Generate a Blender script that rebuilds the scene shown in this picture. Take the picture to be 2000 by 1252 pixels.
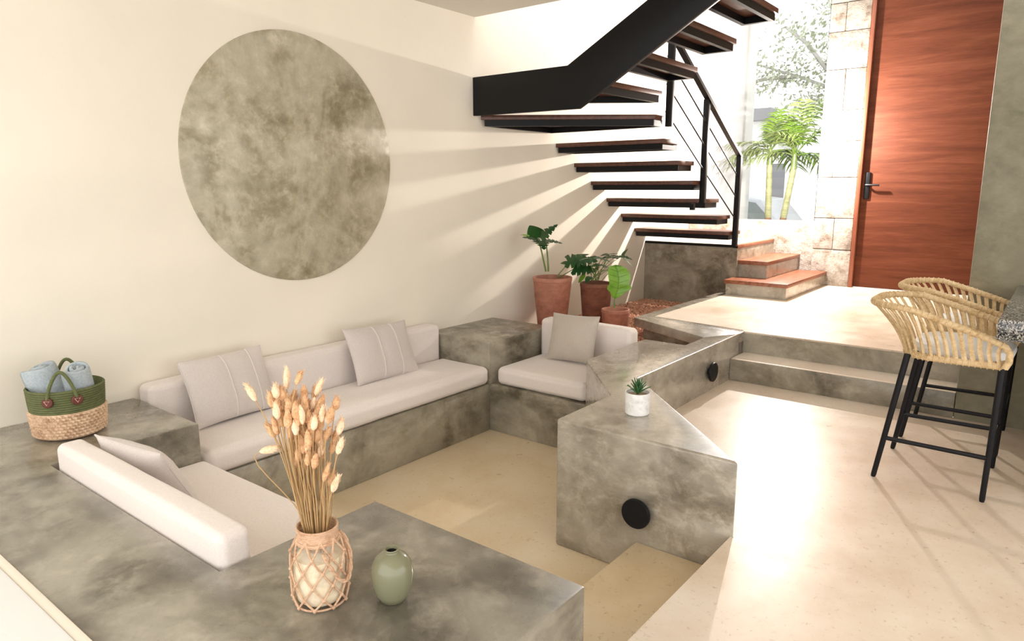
import bpy, bmesh, math, random
from mathutils import Vector, Matrix, noise as mnoise
random.seed(7)
R = math.radians
SC = bpy.context.scene
COL = SC.collection
for o in list(bpy.data.objects): bpy.data.objects.remove(o)

# ------------------------------------------------------------------ camera
# world: X runs along the left wall away from the camera, D = distance from that wall (world y = -D), Z up
FPX = 1368.26
CAM = Vector((-1.7613, -3.9305, 1.8156))
YAW, PITCH, ROLL = 0.66896, 0.18818, -0.00094
fw = Vector((math.cos(YAW)*math.cos(PITCH), math.sin(YAW)*math.cos(PITCH), -math.sin(PITCH)))
rt = fw.cross(Vector((0, 0, 1))).normalized(); up = rt.cross(fw)
rt, up = rt*math.cos(ROLL)+up*math.sin(ROLL), up*math.cos(ROLL)-rt*math.sin(ROLL)
cd = bpy.data.cameras.new('camera'); cam = bpy.data.objects.new('camera', cd); COL.objects.link(cam)
cd.sensor_width = 36; cd.lens = FPX*36/2000; cd.clip_start = .05; cd.clip_end = 200
M = Matrix((rt, up, -fw)).transposed().to_4x4(); M.translation = CAM; cam.matrix_world = M
SC.camera = cam

def ray_at(px, py, x=None, d=None, z=None):
    v = fw + rt*((px-1000)/FPX) - up*((py-626)/FPX)
    if x is not None: t = (x-CAM.x)/v.x
    elif d is not None: t = (-d-CAM.y)/v.y
    else: t = (z-CAM.z)/v.z
    q = CAM+v*t
    return Vector((q.x, -q.y, q.z))          # (x, d, z)

# ------------------------------------------------------------------ world, lights, exposure
W = bpy.data.worlds.new('sky'); SC.world = W; W.use_nodes = True
bg = W.node_tree.nodes['Background']; bg.inputs[0].default_value = (1.0, 1.0, 1.0, 1); bg.inputs[1].default_value = 1.6
def point_light(name, loc, power, rad, col):
    l = bpy.data.lights.new(name, 'POINT'); l.energy = power; l.shadow_soft_size = rad; l.color = col
    o = bpy.data.objects.new(name, l); COL.objects.link(o); o.location = (loc[0], -loc[1], loc[2]); return o
point_light('stair_light', (6.46, 1.46, 2.43), 215, .032, (1, .90, .82))
SC.view_settings.view_transform = 'Standard'; SC.view_settings.look = 'None'
SC.view_settings.gamma = 1; SC.view_settings.use_curve_mapping = False
SC.view_settings.exposure = 0.85

# ------------------------------------------------------------------ materials
class NT:
    def __init__(s, name):
        s.m = bpy.data.materials.new(name); s.m.use_nodes = True
        s.t = s.m.node_tree; s.b = s.t.nodes['Principled BSDF']; s.co = None
    def n(s, typ, **k):
        nd = s.t.nodes.new(typ)
        for a, v in k.items():
            if a in nd.inputs.keys() if isinstance(a, str) else False: pass
            try: setattr(nd, a, v)
            except Exception: pass
        return nd
    def link(s, a, b): s.t.links.new(a, b)
    def coord(s, scale=(1, 1, 1), rot=(0, 0, 0)):
        tc = s.t.nodes.new('ShaderNodeTexCoord'); mp = s.t.nodes.new('ShaderNodeMapping')
        mp.inputs['Scale'].default_value = scale; mp.inputs['Rotation'].default_value = rot
        s.link(tc.outputs['Object'], mp.inputs['Vector']); return mp.outputs[0]
    def noise(s, scale, detail=4, rough=.55, co=None, dist=0):
        nd = s.t.nodes.new('ShaderNodeTexNoise'); nd.inputs['Scale'].default_value = scale
        nd.inputs['Detail'].default_value = detail; nd.inputs['Roughness'].default_value = rough
        nd.inputs['Distortion'].default_value = dist
        s.link(co or s.coord(), nd.inputs['Vector']); return nd.outputs['Fac']
    def ramp(s, fac, stops):
        nd = s.t.nodes.new('ShaderNodeValToRGB'); e = nd.color_ramp.elements
        while len(e) < len(stops): e.new(.5)
        for el, (p, c) in zip(e, stops): el.position = p; el.color = tuple(c)+(1,) if len(c) == 3 else c
        s.link(fac, nd.inputs[0]); return nd.outputs[0]
    def mix(s, fac, a, b, mode='MIX'):
        nd = s.t.nodes.new('ShaderNodeMix'); nd.data_type = 'RGBA'; nd.blend_type = mode
        for sock, v in ((nd.inputs[0], fac), (nd.inputs[6], a), (nd.inputs[7], b)):
            if hasattr(v, 'is_linked'): s.link(v, sock)
            elif isinstance(v, (int, float)): sock.default_value = v
            else: sock.default_value = tuple(v)+(1,)
        return nd.outputs[2]
    def bump(s, h, strength=.2, dist=.01, prev=None):
        nd = s.t.nodes.new('ShaderNodeBump'); nd.inputs['Strength'].default_value = strength
        nd.inputs['Distance'].default_value = dist; s.link(h, nd.inputs['Height'])
        if prev: s.link(prev, nd.inputs['Normal'])
        s.link(nd.outputs[0], s.b.inputs['Normal']); return nd.outputs[0]
    def col(s, c):
        if hasattr(c, 'is_linked'): s.link(c, s.b.inputs['Base Color'])
        else: s.b.inputs['Base Color'].default_value = tuple(c)+(1,)
    def set(s, **k):
        for a, v in k.items():
            i = s.b.inputs[a.replace('_', ' ')]
            if hasattr(v, 'is_linked'): s.link(v, i)
            else: i.default_value = v
        return s

def lin(r, g, b):
    f = lambda c: (c/255/12.92) if c/255 <= .04045 else ((c/255+.055)/1.055)**2.4
    return (f(r), f(g), f(b))

def m_plain(name, c, rough=.5, metal=0, **k):
    t = NT(name); t.col(c); t.set(Roughness=rough, Metallic=metal, **k); return t.m

def m_plaster(name, c, var=.06, bs=.25):
    t = NT(name)
    a = t.noise(1.3, 5); c2 = tuple(x*(1-var) for x in c)
    t.col(t.mix(t.ramp(a, [(.35, (0, 0, 0)), (.7, (1, 1, 1))]), c, c2)); t.set(Roughness=.75)
    t.bump(t.noise(14, 6, .6), bs, .006); return t.m

def m_concrete(name, dark, mid, light, scale=2.2, r0=.22, r1=.5, bs=.12, stretch=(1, 1, 1.5), coat=0):
    t = NT(name); co = t.coord(stretch)
    a = t.noise(scale, 11, .68, co, .5); b = t.noise(scale*4.5, 9, .68, co, .25)
    base = t.ramp(a, [(.395, dark), (.485, mid), (.60, light)])
    fine = t.ramp(b, [(.34, tuple(x*.55 for x in mid)), (.5, mid), (.68, tuple(min(1, x*1.25) for x in light))])
    blot = t.ramp(t.noise(scale*.8, 3, .5, t.coord((1.3, .8, 1)), 1.2), [(.40, (0, 0, 0)), (.62, (1, 1, 1))])
    c = t.mix(.45, base, fine)
    c = t.mix(blot, c, t.mix(.5, c, light))
    t.col(c)
    rr = t.ramp(b, [(.3, (r1,)*3), (.65, (r0,)*3)]); t.set(Roughness=rr)
    if coat: t.b.inputs['Coat Weight'].default_value = coat; t.b.inputs['Coat Roughness'].default_value = .2
    t.bump(t.noise(26, 6, .6), bs, .004); return t.m

def m_floor(name, c0, c1, c2):
    t = NT(name)
    a = t.noise(1.3, 9, .68, None, 0); b = t.noise(38, 5, .7)
    c = t.ramp(a, [(.3, c0), (.5, c1), (.7, c2)])
    sp = t.ramp(b, [(.30, tuple(x*.6 for x in c1)), (.41, (1, 1, 1))])
    c = t.mix(.55, c, sp, 'MULTIPLY'); t.col(c)
    t.set(Roughness=t.ramp(t.noise(5, 4), [(.3, (.27,)*3), (.7, (.42,)*3)]))
    t.bump(t.noise(60, 3), .05, .002); return t.m

def m_fabric(name, c, c2, sc=420):
    t = NT(name)
    n1 = t.noise(sc*.6, 3, .7, t.coord((1, 1, .25))); n2 = t.noise(sc*.6, 3, .7, t.coord((.25, .25, 1)))
    f = t.ramp(t.mix(.5, n1, n2), [(.38, (0, 0, 0)), (.60, (1, 1, 1))])
    t.col(t.mix(f, c2, c)); t.set(Roughness=.9); t.b.inputs['Sheen Weight'].default_value = .25
    p = t.bump(t.noise(5, 4, .5), .25, .02); t.bump(f, .22, .0015, p); return t.m

def m_wood(name, c0, c1, c2, stretch, sc=3., rough=.42):
    t = NT(name); co = t.coord(stretch)
    a = t.noise(sc, 8, .6, co, .7); b = t.noise(sc*9, 4, .6, co)
    c = t.ramp(a, [(.3, c0), (.5, c1), (.68, c2)])
    t.col(t.mix(.25, c, t.ramp(b, [(.3, c0), (.7, c2)]))); t.set(Roughness=rough)
    t.bump(b, .08, .002); return t.m

def m_leaf(name, c0, c1, rough=.35, trans=.15):
    t = NT(name); t.col(t.ramp(t.noise(9, 4), [(.3, c0), (.7, c1)])); t.set(Roughness=rough)
    t.b.inputs['Transmission Weight'].default_value = 0
    t.b.inputs['Subsurface Weight'].default_value = trans; t.b.inputs['Subsurface Radius'].default_value = (.02, .03, .01)
    t.bump(t.noise(30, 3), .15, .003); return t.m

MT = {}
MT['wall'] = m_plaster('cream_plaster', (.86, .80, .685))
MT['white'] = m_plaster('white_plaster', (.84, .84, .83), .04)
MT['garden'] = m_plaster('garden_render', (.46, .46, .46), .1)
MT['ceil'] = m_plaster('ceiling_plaster', (.72, .68, .60), .1)
MT['conc'] = m_concrete('polished_concrete', (.055, .043, .025), (.205, .176, .122), (.45, .41, .325), coat=.3)
MT['conc2'] = m_concrete('dark_concrete_top', (.050, .044, .032), (.17, .151, .113), (.40, .37, .30), 2.0, .16, .42, coat=.45)
MT['conc3'] = m_concrete('pale_concrete', (.12, .095, .062), (.29, .252, .192), (.52, .475, .40), 2.4, .16, .36, .05, coat=.7)
MT['roundel'] = m_concrete('roundel_concrete', (.19, .16, .088), (.35, .308, .20), (.57, .525, .41), 2.6, .35, .6, .5, (1, 1, 1))
MT['pier'] = m_concrete('greenish_concrete', (.19, .172, .11), (.235, .214, .145), (.29, .27, .195), 1.6, .5, .7)
MT['floor'] = m_floor('beige_polished_cement', (.64, .495, .30), (.75, .61, .41), (.81, .70, .53))
MT['floor2'] = m_floor('pale_polished_cement', (.60, .465, .345), (.74, .615, .49), (.82, .73, .62))
MT['fab'] = m_fabric('linen_cushion', (.83, .755, .71), (.74, .665, .62), 700)
MT['fab2'] = m_fabric('linen_pillow', (.68, .615, .57), (.575, .515, .475), 700)
MT['fab3'] = m_fabric('taupe_linen', (.55, .485, .415), (.44, .385, .325), 700)
MT['seam'] = m_plain('seam_thread', (.70, .635, .58), .9)
MT['steel'] = m_plain('black_steel', (.005, .005, .006), .45)
MT['steel2'] = m_plain('black_powder_coat', (.008, .008, .01), .42)
for k_ in ('steel', 'steel2'): MT[k_].node_tree.nodes['Principled BSDF'].inputs['Specular IOR Level'].default_value = .22
MT['tread'] = m_wood('tread_hardwood', (.13, .038, .018), (.25, .085, .042), (.36, .14, .075), (1, 6, 6), 4, .4)
MT['shadetread'] = m_wood('shaded_float_tread', (.05, .016, .009), (.10, .034, .018), (.16, .06, .034), (1, 6, 6), 4, .4)  # tread hardwood darkened for the floating flight, backlit shade put into the colour
MT['door'] = m_wood('door_hardwood', (.072, .018, .008), (.125, .034, .015), (.175, .055, .027), (1, .55, 7), 1.6, .68)
MT['door'].node_tree.nodes['Principled BSDF'].inputs['Specular IOR Level'].default_value = .2
MT['jamb'] = m_wood('jamb_hardwood', (.16, .04, .02), (.24, .07, .035), (.3, .1, .05), (6, 6, .6), 3, .4)
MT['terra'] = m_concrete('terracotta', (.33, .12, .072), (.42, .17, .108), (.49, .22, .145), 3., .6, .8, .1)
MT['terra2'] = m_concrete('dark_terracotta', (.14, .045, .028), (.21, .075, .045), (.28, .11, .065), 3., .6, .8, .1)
MT['soil'] = m_plain('soil', (.05, .03, .018), .95)
MT['gravel'] = None
MT['leafd'] = m_leaf('dark_leaf', (.012, .05, .012), (.03, .11, .022))
MT['leafg'] = m_leaf('bright_leaf', (.13, .30, .02), (.24, .46, .05))
MT['stem'] = m_leaf('plant_stem', (.10, .17, .035), (.18, .26, .06))
MT['palm'] = m_leaf('palm_leaf', (.05, .11, .008), (.11, .19, .018))
MT['palm2'] = m_leaf('palm_leaf_pale', (.08, .125, .03), (.15, .20, .06))
MT['trunk'] = m_concrete('palm_trunk', (.13, .15, .06), (.20, .215, .10), (.27, .28, .16), 4, .6, .8, .1, (1, 1, 6))
MT['trunkb'] = m_plain('palm_trunk_base', (.16, .085, .05), .8)
MT['rope'] = m_concrete('tan_rope', (.44, .285, .13), (.60, .425, .22), (.72, .55, .33), 14, .6, .8, .15)
MT['jute'] = m_concrete('jute_cord', (.40, .22, .12), (.56, .34, .21), (.68, .46, .31), 30, .8, .95, .25)
MT['seagrass'] = m_concrete('seagrass_braid', (.34, .19, .10), (.58, .38, .24), (.76, .56, .38), 26, .7, .9, .3)
MT['green'] = m_concrete('green_cotton_rope', (.085, .095, .034), (.105, .118, .043), (.125, .14, .054), 12, .85, .95, .25)
MT['leather'] = m_plain('brown_leather', (.11, .025, .015), .55)
MT['pinkmetal'] = m_plain('pink_rivet', (.72, .40, .32), .4)
MT['towel'] = None
MT['sage'] = m_plain('sage_glaze', (.21, .205, .125), .16)
MT['inside'] = m_plain('vase_inside', (.03, .03, .02), .6)
MT['potw'] = m_concrete('white_ceramic', (.70, .68, .65), (.80, .78, .76), (.88, .87, .85), 9, .45, .6, .05)
MT['grit'] = m_concrete('pot_grit', (.16, .10, .05), (.3, .2, .1), (.45, .33, .2), 60, .9, .95, .4)
MT['fill'] = m_concrete('jar_filling', (.82, .71, .52), (.88, .78, .60), (.92, .84, .70), 6, .6, .8, .1)
MT['straw'] = m_plain('dry_straw', (.46, .29, .13), .8)
MT['bunny'] = m_concrete('seed_head', (.42, .20, .085), (.60, .33, .16), (.74, .48, .28), 40, .9, .98, .5)
MT['bunny2'] = m_concrete('pale_seed_head', (.68, .40, .22), (.82, .56, .35), (.9, .7, .5), 40, .9, .98, .5)
MT['stone'] = None
MT['house'] = m_plain('house_render', (.86, .86, .84), .8)
MT['housed'] = m_plain('house_screen', (.20, .205, .22), .7)
MT['houseg'] = m_plain('house_grey', (.46, .47, .45), .8)
MT['ground'] = m_plain('street_paving', (.42, .41, .38), .9)
MT['carp'] = m_plain('silver_paint', (.30, .32, .34), .3, .2)
MT['carg'] = m_plain('car_glass', (.10, .125, .12), .08)
MT['tyre'] = m_plain('tyre', (.02, .02, .02), .8)
MT['bark'] = m_plain('grey_bark', (.34, .33, .31), .9)
MT['tleaf'] = m_leaf('tree_leaf', (.26, .30, .20), (.40, .44, .32), .6)

def m_special():
    t = NT('red_gravel'); oi = t.noise(55, 2, .5)
    t.col(t.ramp(oi, [(.3, (.42, .18, .10)), (.5, (.68, .35, .23)), (.68, (.88, .62, .48))])); t.set(Roughness=.85); MT['gravel'] = t.m
    t = NT('blue_towel'); a = t.noise(120, 5, .8)
    t.col(t.ramp(a, [(.3, (.36, .43, .48)), (.7, (.62, .67, .69))])); t.set(Roughness=.95)
    p = t.bump(t.noise(14, 3), .3, .02); t.bump(a, .9, .006, p); MT['towel'] = t.m
    t = NT('rough_limestone'); a = t.noise(7, 8, .7); b = t.noise(30, 6, .7)
    t.col(t.ramp(a, [(.36, (.26, .20, .155)), (.48, (.44, .385, .33)), (.62, (.56, .52, .475))])); t.set(Roughness=.9)
    p = t.bump(a, 1, .05); t.bump(b, .8, .012, p); MT['stone'] = t.m
    t = NT('granite')
    v = t.n('ShaderNodeTexVoronoi'); v.inputs['Scale'].default_value = 190; t.link(t.coord(), v.inputs['Vector'])
    sp = t.n('ShaderNodeSeparateColor'); t.link(v.outputs['Color'], sp.inputs[0])
    g = t.ramp(sp.outputs[0], [(.15, (.012, .012, .014)), (.4, (.10, .10, .095)), (.7, (.26, .25, .23)), (.95, (.5, .47, .42))])
    t.col(g); t.set(Roughness=.12); MT['granite'] = t.m
    for nm, key, ior, tint in (('jar_glass', 'glass', .35, (.995, .985, .965, 1)), ('window_glass', 'pane', .3, (1, 1, 1, 1))): m_thin(nm, key, ior, tint)
def m_thin(nm, key, ior, tint):
    t = NT(nm)
    tr = t.n('ShaderNodeBsdfTransparent'); tr.inputs[0].default_value = tint; gl = t.n('ShaderNodeBsdfGlossy'); gl.inputs['Roughness'].default_value = .01
    lw_ = t.n('ShaderNodeLayerWeight'); lw_.inputs['Blend'].default_value = .5
    pw = t.n('ShaderNodeMath'); pw.operation = 'POWER'; pw.inputs[1].default_value = 3.5; t.link(lw_.outputs['Facing'], pw.inputs[0])
    fr = t.n('ShaderNodeMath'); fr.operation = 'MULTIPLY_ADD'; fr.inputs[1].default_value = ior; fr.inputs[2].default_value = .03; t.link(pw.outputs[0], fr.inputs[0])
    mx = t.n('ShaderNodeMixShader'); out = t.t.nodes['Material Output']
    t.link(fr.outputs[0], mx.inputs[0]); t.link(tr.outputs[0], mx.inputs[1]); t.link(gl.outputs[0], mx.inputs[2]); t.link(mx.outputs[0], out.inputs[0])
    MT[key] = t.m
m_special()

# ------------------------------------------------------------------ mesh builder, coordinates (x, d, z)
class MB:
    def __init__(s): s.v = []; s.f = []
    def add(s, vs, fs):
        k = len(s.v); s.v += [tuple(p) for p in vs]; s.f += [tuple(i+k for i in f) for f in fs]; return s
    def box(s, x0, x1, d0, d1, z0, z1):
        vs = [(x, d, z) for z in (z0, z1) for d in (d0, d1) for x in (x0, x1)]
        return s.add(vs, [(0, 1, 3, 2), (4, 5, 7, 6), (0, 1, 5, 4), (2, 3, 7, 6), (0, 2, 6, 4), (1, 3, 7, 5)])
    def prism(s, poly, z0, z1):
        n = len(poly)
        return s.add([(x, d, z0) for x, d in poly]+[(x, d, z1) for x, d in poly],
                     [tuple(range(n)), tuple(range(n, 2*n))]+[(i, (i+1) % n, n+(i+1) % n, n+i) for i in range(n)])
    def extr(s, poly, axis, a0, a1):
        # poly in the two other axes; axis 0: poly=(d,z); axis 1: poly=(x,z)
        mk = (lambda a, p: (a, p[0], p[1])) if axis == 0 else (lambda a, p: (p[0], a, p[1]))
        n = len(poly)
        return s.add([mk(a0, p) for p in poly]+[mk(a1, p) for p in poly],
                     [tuple(range(n)), tuple(range(n, 2*n))]+[(i, (i+1) % n, n+(i+1) % n, n+i) for i in range(n)])
    def tube(s, path, r, n=8, cap=True, closed=False):
        P = [Vector(p) for p in path]; m = len(P); rs = r if isinstance(r, (list, tuple)) else [r]*m
        prev = None; vs = []; fs = []
        for i in range(m):
            if closed: t = P[(i+1) % m]-P[i-1]
            else: t = P[min(i+1, m-1)]-P[max(i-1, 0)]
            t.normalize()
            if prev is None:
                a = Vector((0, 0, 1)) if abs(t.z) < .9 else Vector((1, 0, 0))
                prev = (a-t*a.dot(t)).normalized()
            else:
                prev = (prev-t*prev.dot(t)).normalized()
            b = t.cross(prev)
            vs += [P[i]+(prev*math.cos(2*math.pi*k/n)+b*math.sin(2*math.pi*k/n))*rs[i] for k in range(n)]
        for i in range(m if closed else m-1):
            j = (i+1) % m
            fs += [(i*n+k, i*n+(k+1) % n, j*n+(k+1) % n, j*n+k) for k in range(n)]
        if cap and not closed: fs += [tuple(range(n)), tuple(range((m-1)*n, m*n))]
        return s.add(vs, fs)
    def lathe(s, prof, c=(0, 0, 0), n=32, cap0=True, cap1=True, squash=1):
        vs = []; fs = []; m = len(prof)
        for r, z in prof:
            vs += [(c[0]+r*math.cos(2*math.pi*k/n), c[1]+r*squash*math.sin(2*math.pi*k/n), c[2]+z) for k in range(n)]
        for i in range(m-1):
            fs += [(i*n+k, i*n+(k+1) % n, (i+1)*n+(k+1) % n, (i+1)*n+k) for k in range(n)]
        if cap0: fs.append(tuple(range(n)))
        if cap1: fs.append(tuple(range((m-1)*n, m*n)))
        return s.add(vs, fs)
    def grid(s, pts):
        h = len(pts); w = len(pts[0])
        return s.add([p for r in pts for p in r], [(i*w+j, i*w+j+1, (i+1)*w+j+1, (i+1)*w+j) for i in range(h-1) for j in range(w-1)])
    def build(s, name, mat, parent=None, smooth=False, bevel=0, seg=2, weld=False, thick=0, origin=None):
        me = bpy.data.meshes.new(name); o = bpy.data.objects.new(name, me); COL.objects.link(o)
        org = Vector((0, 0, 0))
        if parent is not None:
            o.parent = parent; q = parent
            while q is not None: org = org+q.location; q = q.parent
        if origin is not None:
            og = Vector((origin[0], -origin[1], origin[2])); o.location = og-org; org = og
        bm = bmesh.new(); vv = [bm.verts.new(Vector((p[0], -p[1], p[2]))-org) for p in s.v]
        for f in s.f:
            try: bm.faces.new([vv[i] for i in f])
            except ValueError: pass
        if weld: bmesh.ops.remove_doubles(bm, verts=bm.verts[:], dist=1e-5)
        bmesh.ops.recalc_face_normals(bm, faces=bm.faces[:])
        if bevel:
            es = [e for e in bm.edges if len(e.link_faces) == 2 and e.calc_face_angle(0) > .5]
            bmesh.ops.bevel(bm, geom=es, offset=bevel, segments=seg, profile=.5, affect='EDGES', clamp_overlap=True)
        for f in bm.faces: f.smooth = smooth or bool(bevel)
        for e in bm.edges:
            if len(e.link_faces) == 2 and e.calc_face_angle(0) > R(38): e.smooth = False
        bm.to_mesh(me); bm.free()
        me.materials.append(MT[mat] if isinstance(mat, str) else mat)
        if thick:
            md = o.modifiers.new('solid', 'SOLIDIFY'); md.thickness = thick; md.offset = 0
        return o

def empty(name, x, d, z, label, cat, group=None):
    o = bpy.data.objects.new(name, None); COL.objects.link(o); o.location = (x, -d, z); o.empty_display_size = .1
    return tag(o, label, cat, group)
def tag(o, label, cat, group=None):
    o['label'] = label; o['category'] = cat
    if group: o['group'] = group
    return o
def struct(o, label=None):
    o['kind'] = 'structure'
    if label: o['label'] = label
    return o
def copy_tree(o, parent=None):
    c = o.copy(); COL.objects.link(c); c.parent = parent
    for ch in list(o.children): copy_tree(ch, c)
    return c

T, F, B = .68, .34, .363     # tops of the concrete, the middle floor, the seat bases
XS, XK = 3.423, 3.69         # front of lower / upper step
YB = 1.985
# ================================================================== THE SETTING
struct(MB().box(-6, 6.96, -.25, 0, -.1, 6.2).build('wall_left', 'wall'), 'tall cream plaster wall behind the built-in sofa')
struct(MB().box(6.96, 8.75, -.25, 0, .0, 4.6).build('wall_garden', 'garden'), 'white garden wall outside the window')
struct(MB().box(-.165, 2.14, .6, 2.96, -.12, 0).build('floor', 'floor'), 'sunken beige cement floor of the seating pit')
mid = [(-6, 2.94), (1.0, 2.94), (1.0, 2.957), (1.937, YB), (XS+.02, YB), (XS+.02, 8), (-6, 8)]
struct(MB().prism(mid, -.12, F).build('floor', 'floor2'), 'pale polished cement floor under the bar stools')
plat = [(3.70, YB), (3.75, 1.95), (3.866, 1.11), (6.95, 1.11), (6.95, 3.6), (3.70, 3.6)]
struct(MB().prism(plat, .3, T).build('floor', 'floor2'), 'raised pale cement platform in front of the red door')
curb = [(3.287, 1.818), (3.699, .9925), (6.95, .9925), (6.95, 1.11), (3.866, 1.11), (3.75, 1.95), (3.70, YB), (3.60, YB)]
tr = struct(MB().prism(curb, .60, T).build('trim_1', 'conc3', bevel=.006), 'grey concrete kerb along the raised platform edge')
MB().prism([(3.36, 1.815), (3.75, 1.06), (6.94, 1.06), (6.94, 1.10), (3.86, 1.10), (3.7, 1.95)], .0, .60).build('kerb_wall', 'conc', tr)
# ceiling over the lounge only, open well above the stairs
struct(MB().box(-2.9, 2.735, 0, 8, 3.152, 3.40).build('ceiling', 'ceil'), 'pale plaster ceiling ending at the stair well')
struct(MB().box(5.3, 7.3, -.25, 8, 6.2, 6.4).build('ceiling', 'ceil'), 'unseen high roof slab added over the entrance to cut skylight')  # roof slab added out of view to cut skylight on stair wall and door
# back wall: low sill wall, window opening, stone pier, door, lintel
bk = struct(MB().box(6.95, 7.15, .0, 1.60, .2, 1.415).build('wall_back', 'stone', bevel=.01), 'low rough wall below the window opening')
sp = bpy.data.objects.new('wall_pier', None); COL.objects.link(sp); sp.location = (7.05, -1.78, T); struct(sp, 'rough limestone pier between window and red door')
z = T
rows = [.42, .36, .46, .40, .34, .44, .40, .30, .38, .36, .5, .6]
rnd = random.Random(3)
for i, h in enumerate(rows):
    cut = [1.575, 1.575+.43*rnd.uniform(.35, .65), 2.0] if i % 2 or h < .37 else [1.575, 2.0]
    for a, b in zip(cut[:-1], cut[1:]):
        jx = rnd.uniform(0, .014)
        MB().box(6.93-jx, 7.2, a+.002, b-.002, z+.002, z+h-.003).build('stone', 'stone', sp, bevel=.008)
    z += h
MB().box(6.95, 7.19, 1.59, 1.99, T, z-.02).build('mortar', 'stone', sp)
w1 = bpy.data.objects.new('window_1', None); COL.objects.link(w1); w1.location = (7.05, -.8, 1.415); struct(w1, 'tall glazed opening above the low wall')
MB().box(7.03, 7.07, 1.545, 1.57, 1.415, 5.2).build('window_frame', 'steel', w1)
MB().box(7.048, 7.052, .005, 1.545, 1.415, 5.2).build('pane', 'pane', w1)
# right hand pier wall (also closes the platform)
struct(MB().box(XS+.002, 7.1, 3.478, 8, F-.3, 6.2).build('wall_right', 'pier', bevel=.01), 'greenish grey concrete wall right of the door')
struct(MB().box(6.98, 7.2, 2.0, 3.48, 4.35, 6.2).build('wall_back', 'white'), 'white wall above the red door')
# door
dr = bpy.data.objects.new('door_1', None); COL.objects.link(dr); dr.location = (6.96, -2.6, T); struct(dr, 'tall red-brown hardwood entrance door')
MB().box(6.90, 7.06, 2.004, 2.045, T, 4.35).build('door_frame', 'jamb', dr, bevel=.004)
pn = MB().box(6.955, 7.01, 2.047, 3.44, T+.008, 4.33).build('door_panel', 'door', dr, bevel=.003)
hd = MB().box(6.935, 6.955, 2.075, 2.130, 1.68, 1.975).build('handle_plate', 'steel2', dr, bevel=.008)
MB().tube([(6.937, 2.10, 1.835), (6.90, 2.10, 1.835), (6.892, 2.12, 1.835), (6.892, 2.235, 1.833)], .011, 8).build('lever', 'steel2', hd, smooth=True)

# ================================================================== BUILT-IN CONCRETE
ledge = [(-1.17, .0), (-.1425, .0), (-.1425, .6956), (-.79, .6956), (-.79, 2.036), (-.179, 2.036), (-.179, 2.95), (-1.17, 2.95)]
o = MB().prism(ledge, 0, T).build('concrete_ledge', 'conc2', bevel=.008)
tag(o, 'dark mottled concrete ledge and tabletop wrapping round the left seat', 'ledge')
o = MB().box(-.14, 2.122, 0, .644, 0, B).build('sofa_base', 'conc', bevel=.006); tag(o, 'long concrete sofa base along the cream wall', 'sofa base')
o = MB().box(-.787, -.165, .699, 2.033, 0, B).build('concrete_bench', 'conc', bevel=.006); tag(o, 'concrete bench below the left seat cushion beside the ledge', 'bench')
o = MB().box(2.1245, 2.93, 0, .644, 0, T).build('concrete_box', 'conc', bevel=.008); tag(o, 'square concrete corner box between long sofa and single seat', 'box')
ab = empty('armchair_base', 2.5, 1.07, 0, 'concrete base of the single seat by the potted plants', 'seat base')
MB().box(2.1245, 2.894, .6445, 1.4895, 0, B).build('base', 'conc', ab, bevel=.005)
MB().box(2.8945, 2.945, .6445, 1.4895, 0, .655).build('back_wall', 'conc', ab)
zig = [(1.0, 2.031), (1.526, 2.031), (2.1245, 1.4905), (2.95, 1.4905), (2.95, 1.818), (3.286, 1.818), (3.598, YB), (1.937, YB), (1.0, 2.957)]
o = MB().prism(zig, 0, T).build('zigzag_wall', 'conc3', bevel=.012, seg=3); tag(o, 'zigzag concrete bench wall with pointed end carrying the white pot', 'wall bench')
st = empty('concrete_steps', 3.55, 2.7, F, 'two wide concrete steps up to the door platform', 'steps')
MB().box(XS, XK, YB, 3.477, F, F*1.5).build('step', 'conc', st, bevel=.005)
MB().box(XK, XK+.012, YB, 3.477, F, T-.012).build('riser', 'conc', st)
MB().box(XS, XK, YB+.01, 3.477, F*1.5-.002, F*1.5+.003).build('step_top', 'floor2', st)
o = MB().box(-.178, .998, 2.4945, 2.94, 0, F/2).build('pit_step', 'floor', bevel=.006); tag(o, 'beige cement step leading down into the seating pit', 'step')
# white parapet at the near left corner
pp = empty('white_parapet', -1.4, 1.5, T, 'white plastered ledge at the near left corner of the room', 'ledge')
MB().box(-1.75, -1.202, .0, 2.6, 0, .70).build('body', 'white', pp, bevel=.01)
MB().box(-1.202, -1.172, .0, 2.6, 0, .692).build('edge_strip', 'wall', pp, bevel=.006)
# roundel on the wall
n = 96; cx, cz, rr = 1.0, 1.992, .775
o = MB().extr([(cx+rr*math.cos(2*math.pi*k/n), cz+rr*math.sin(2*math.pi*k/n)) for k in range(n)], 1, -.02, .010).build('wall_roundel', 'roundel', bevel=.003)
tag(o, 'large round grey-green concrete disc set into the cream wall', 'wall disc')
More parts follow.
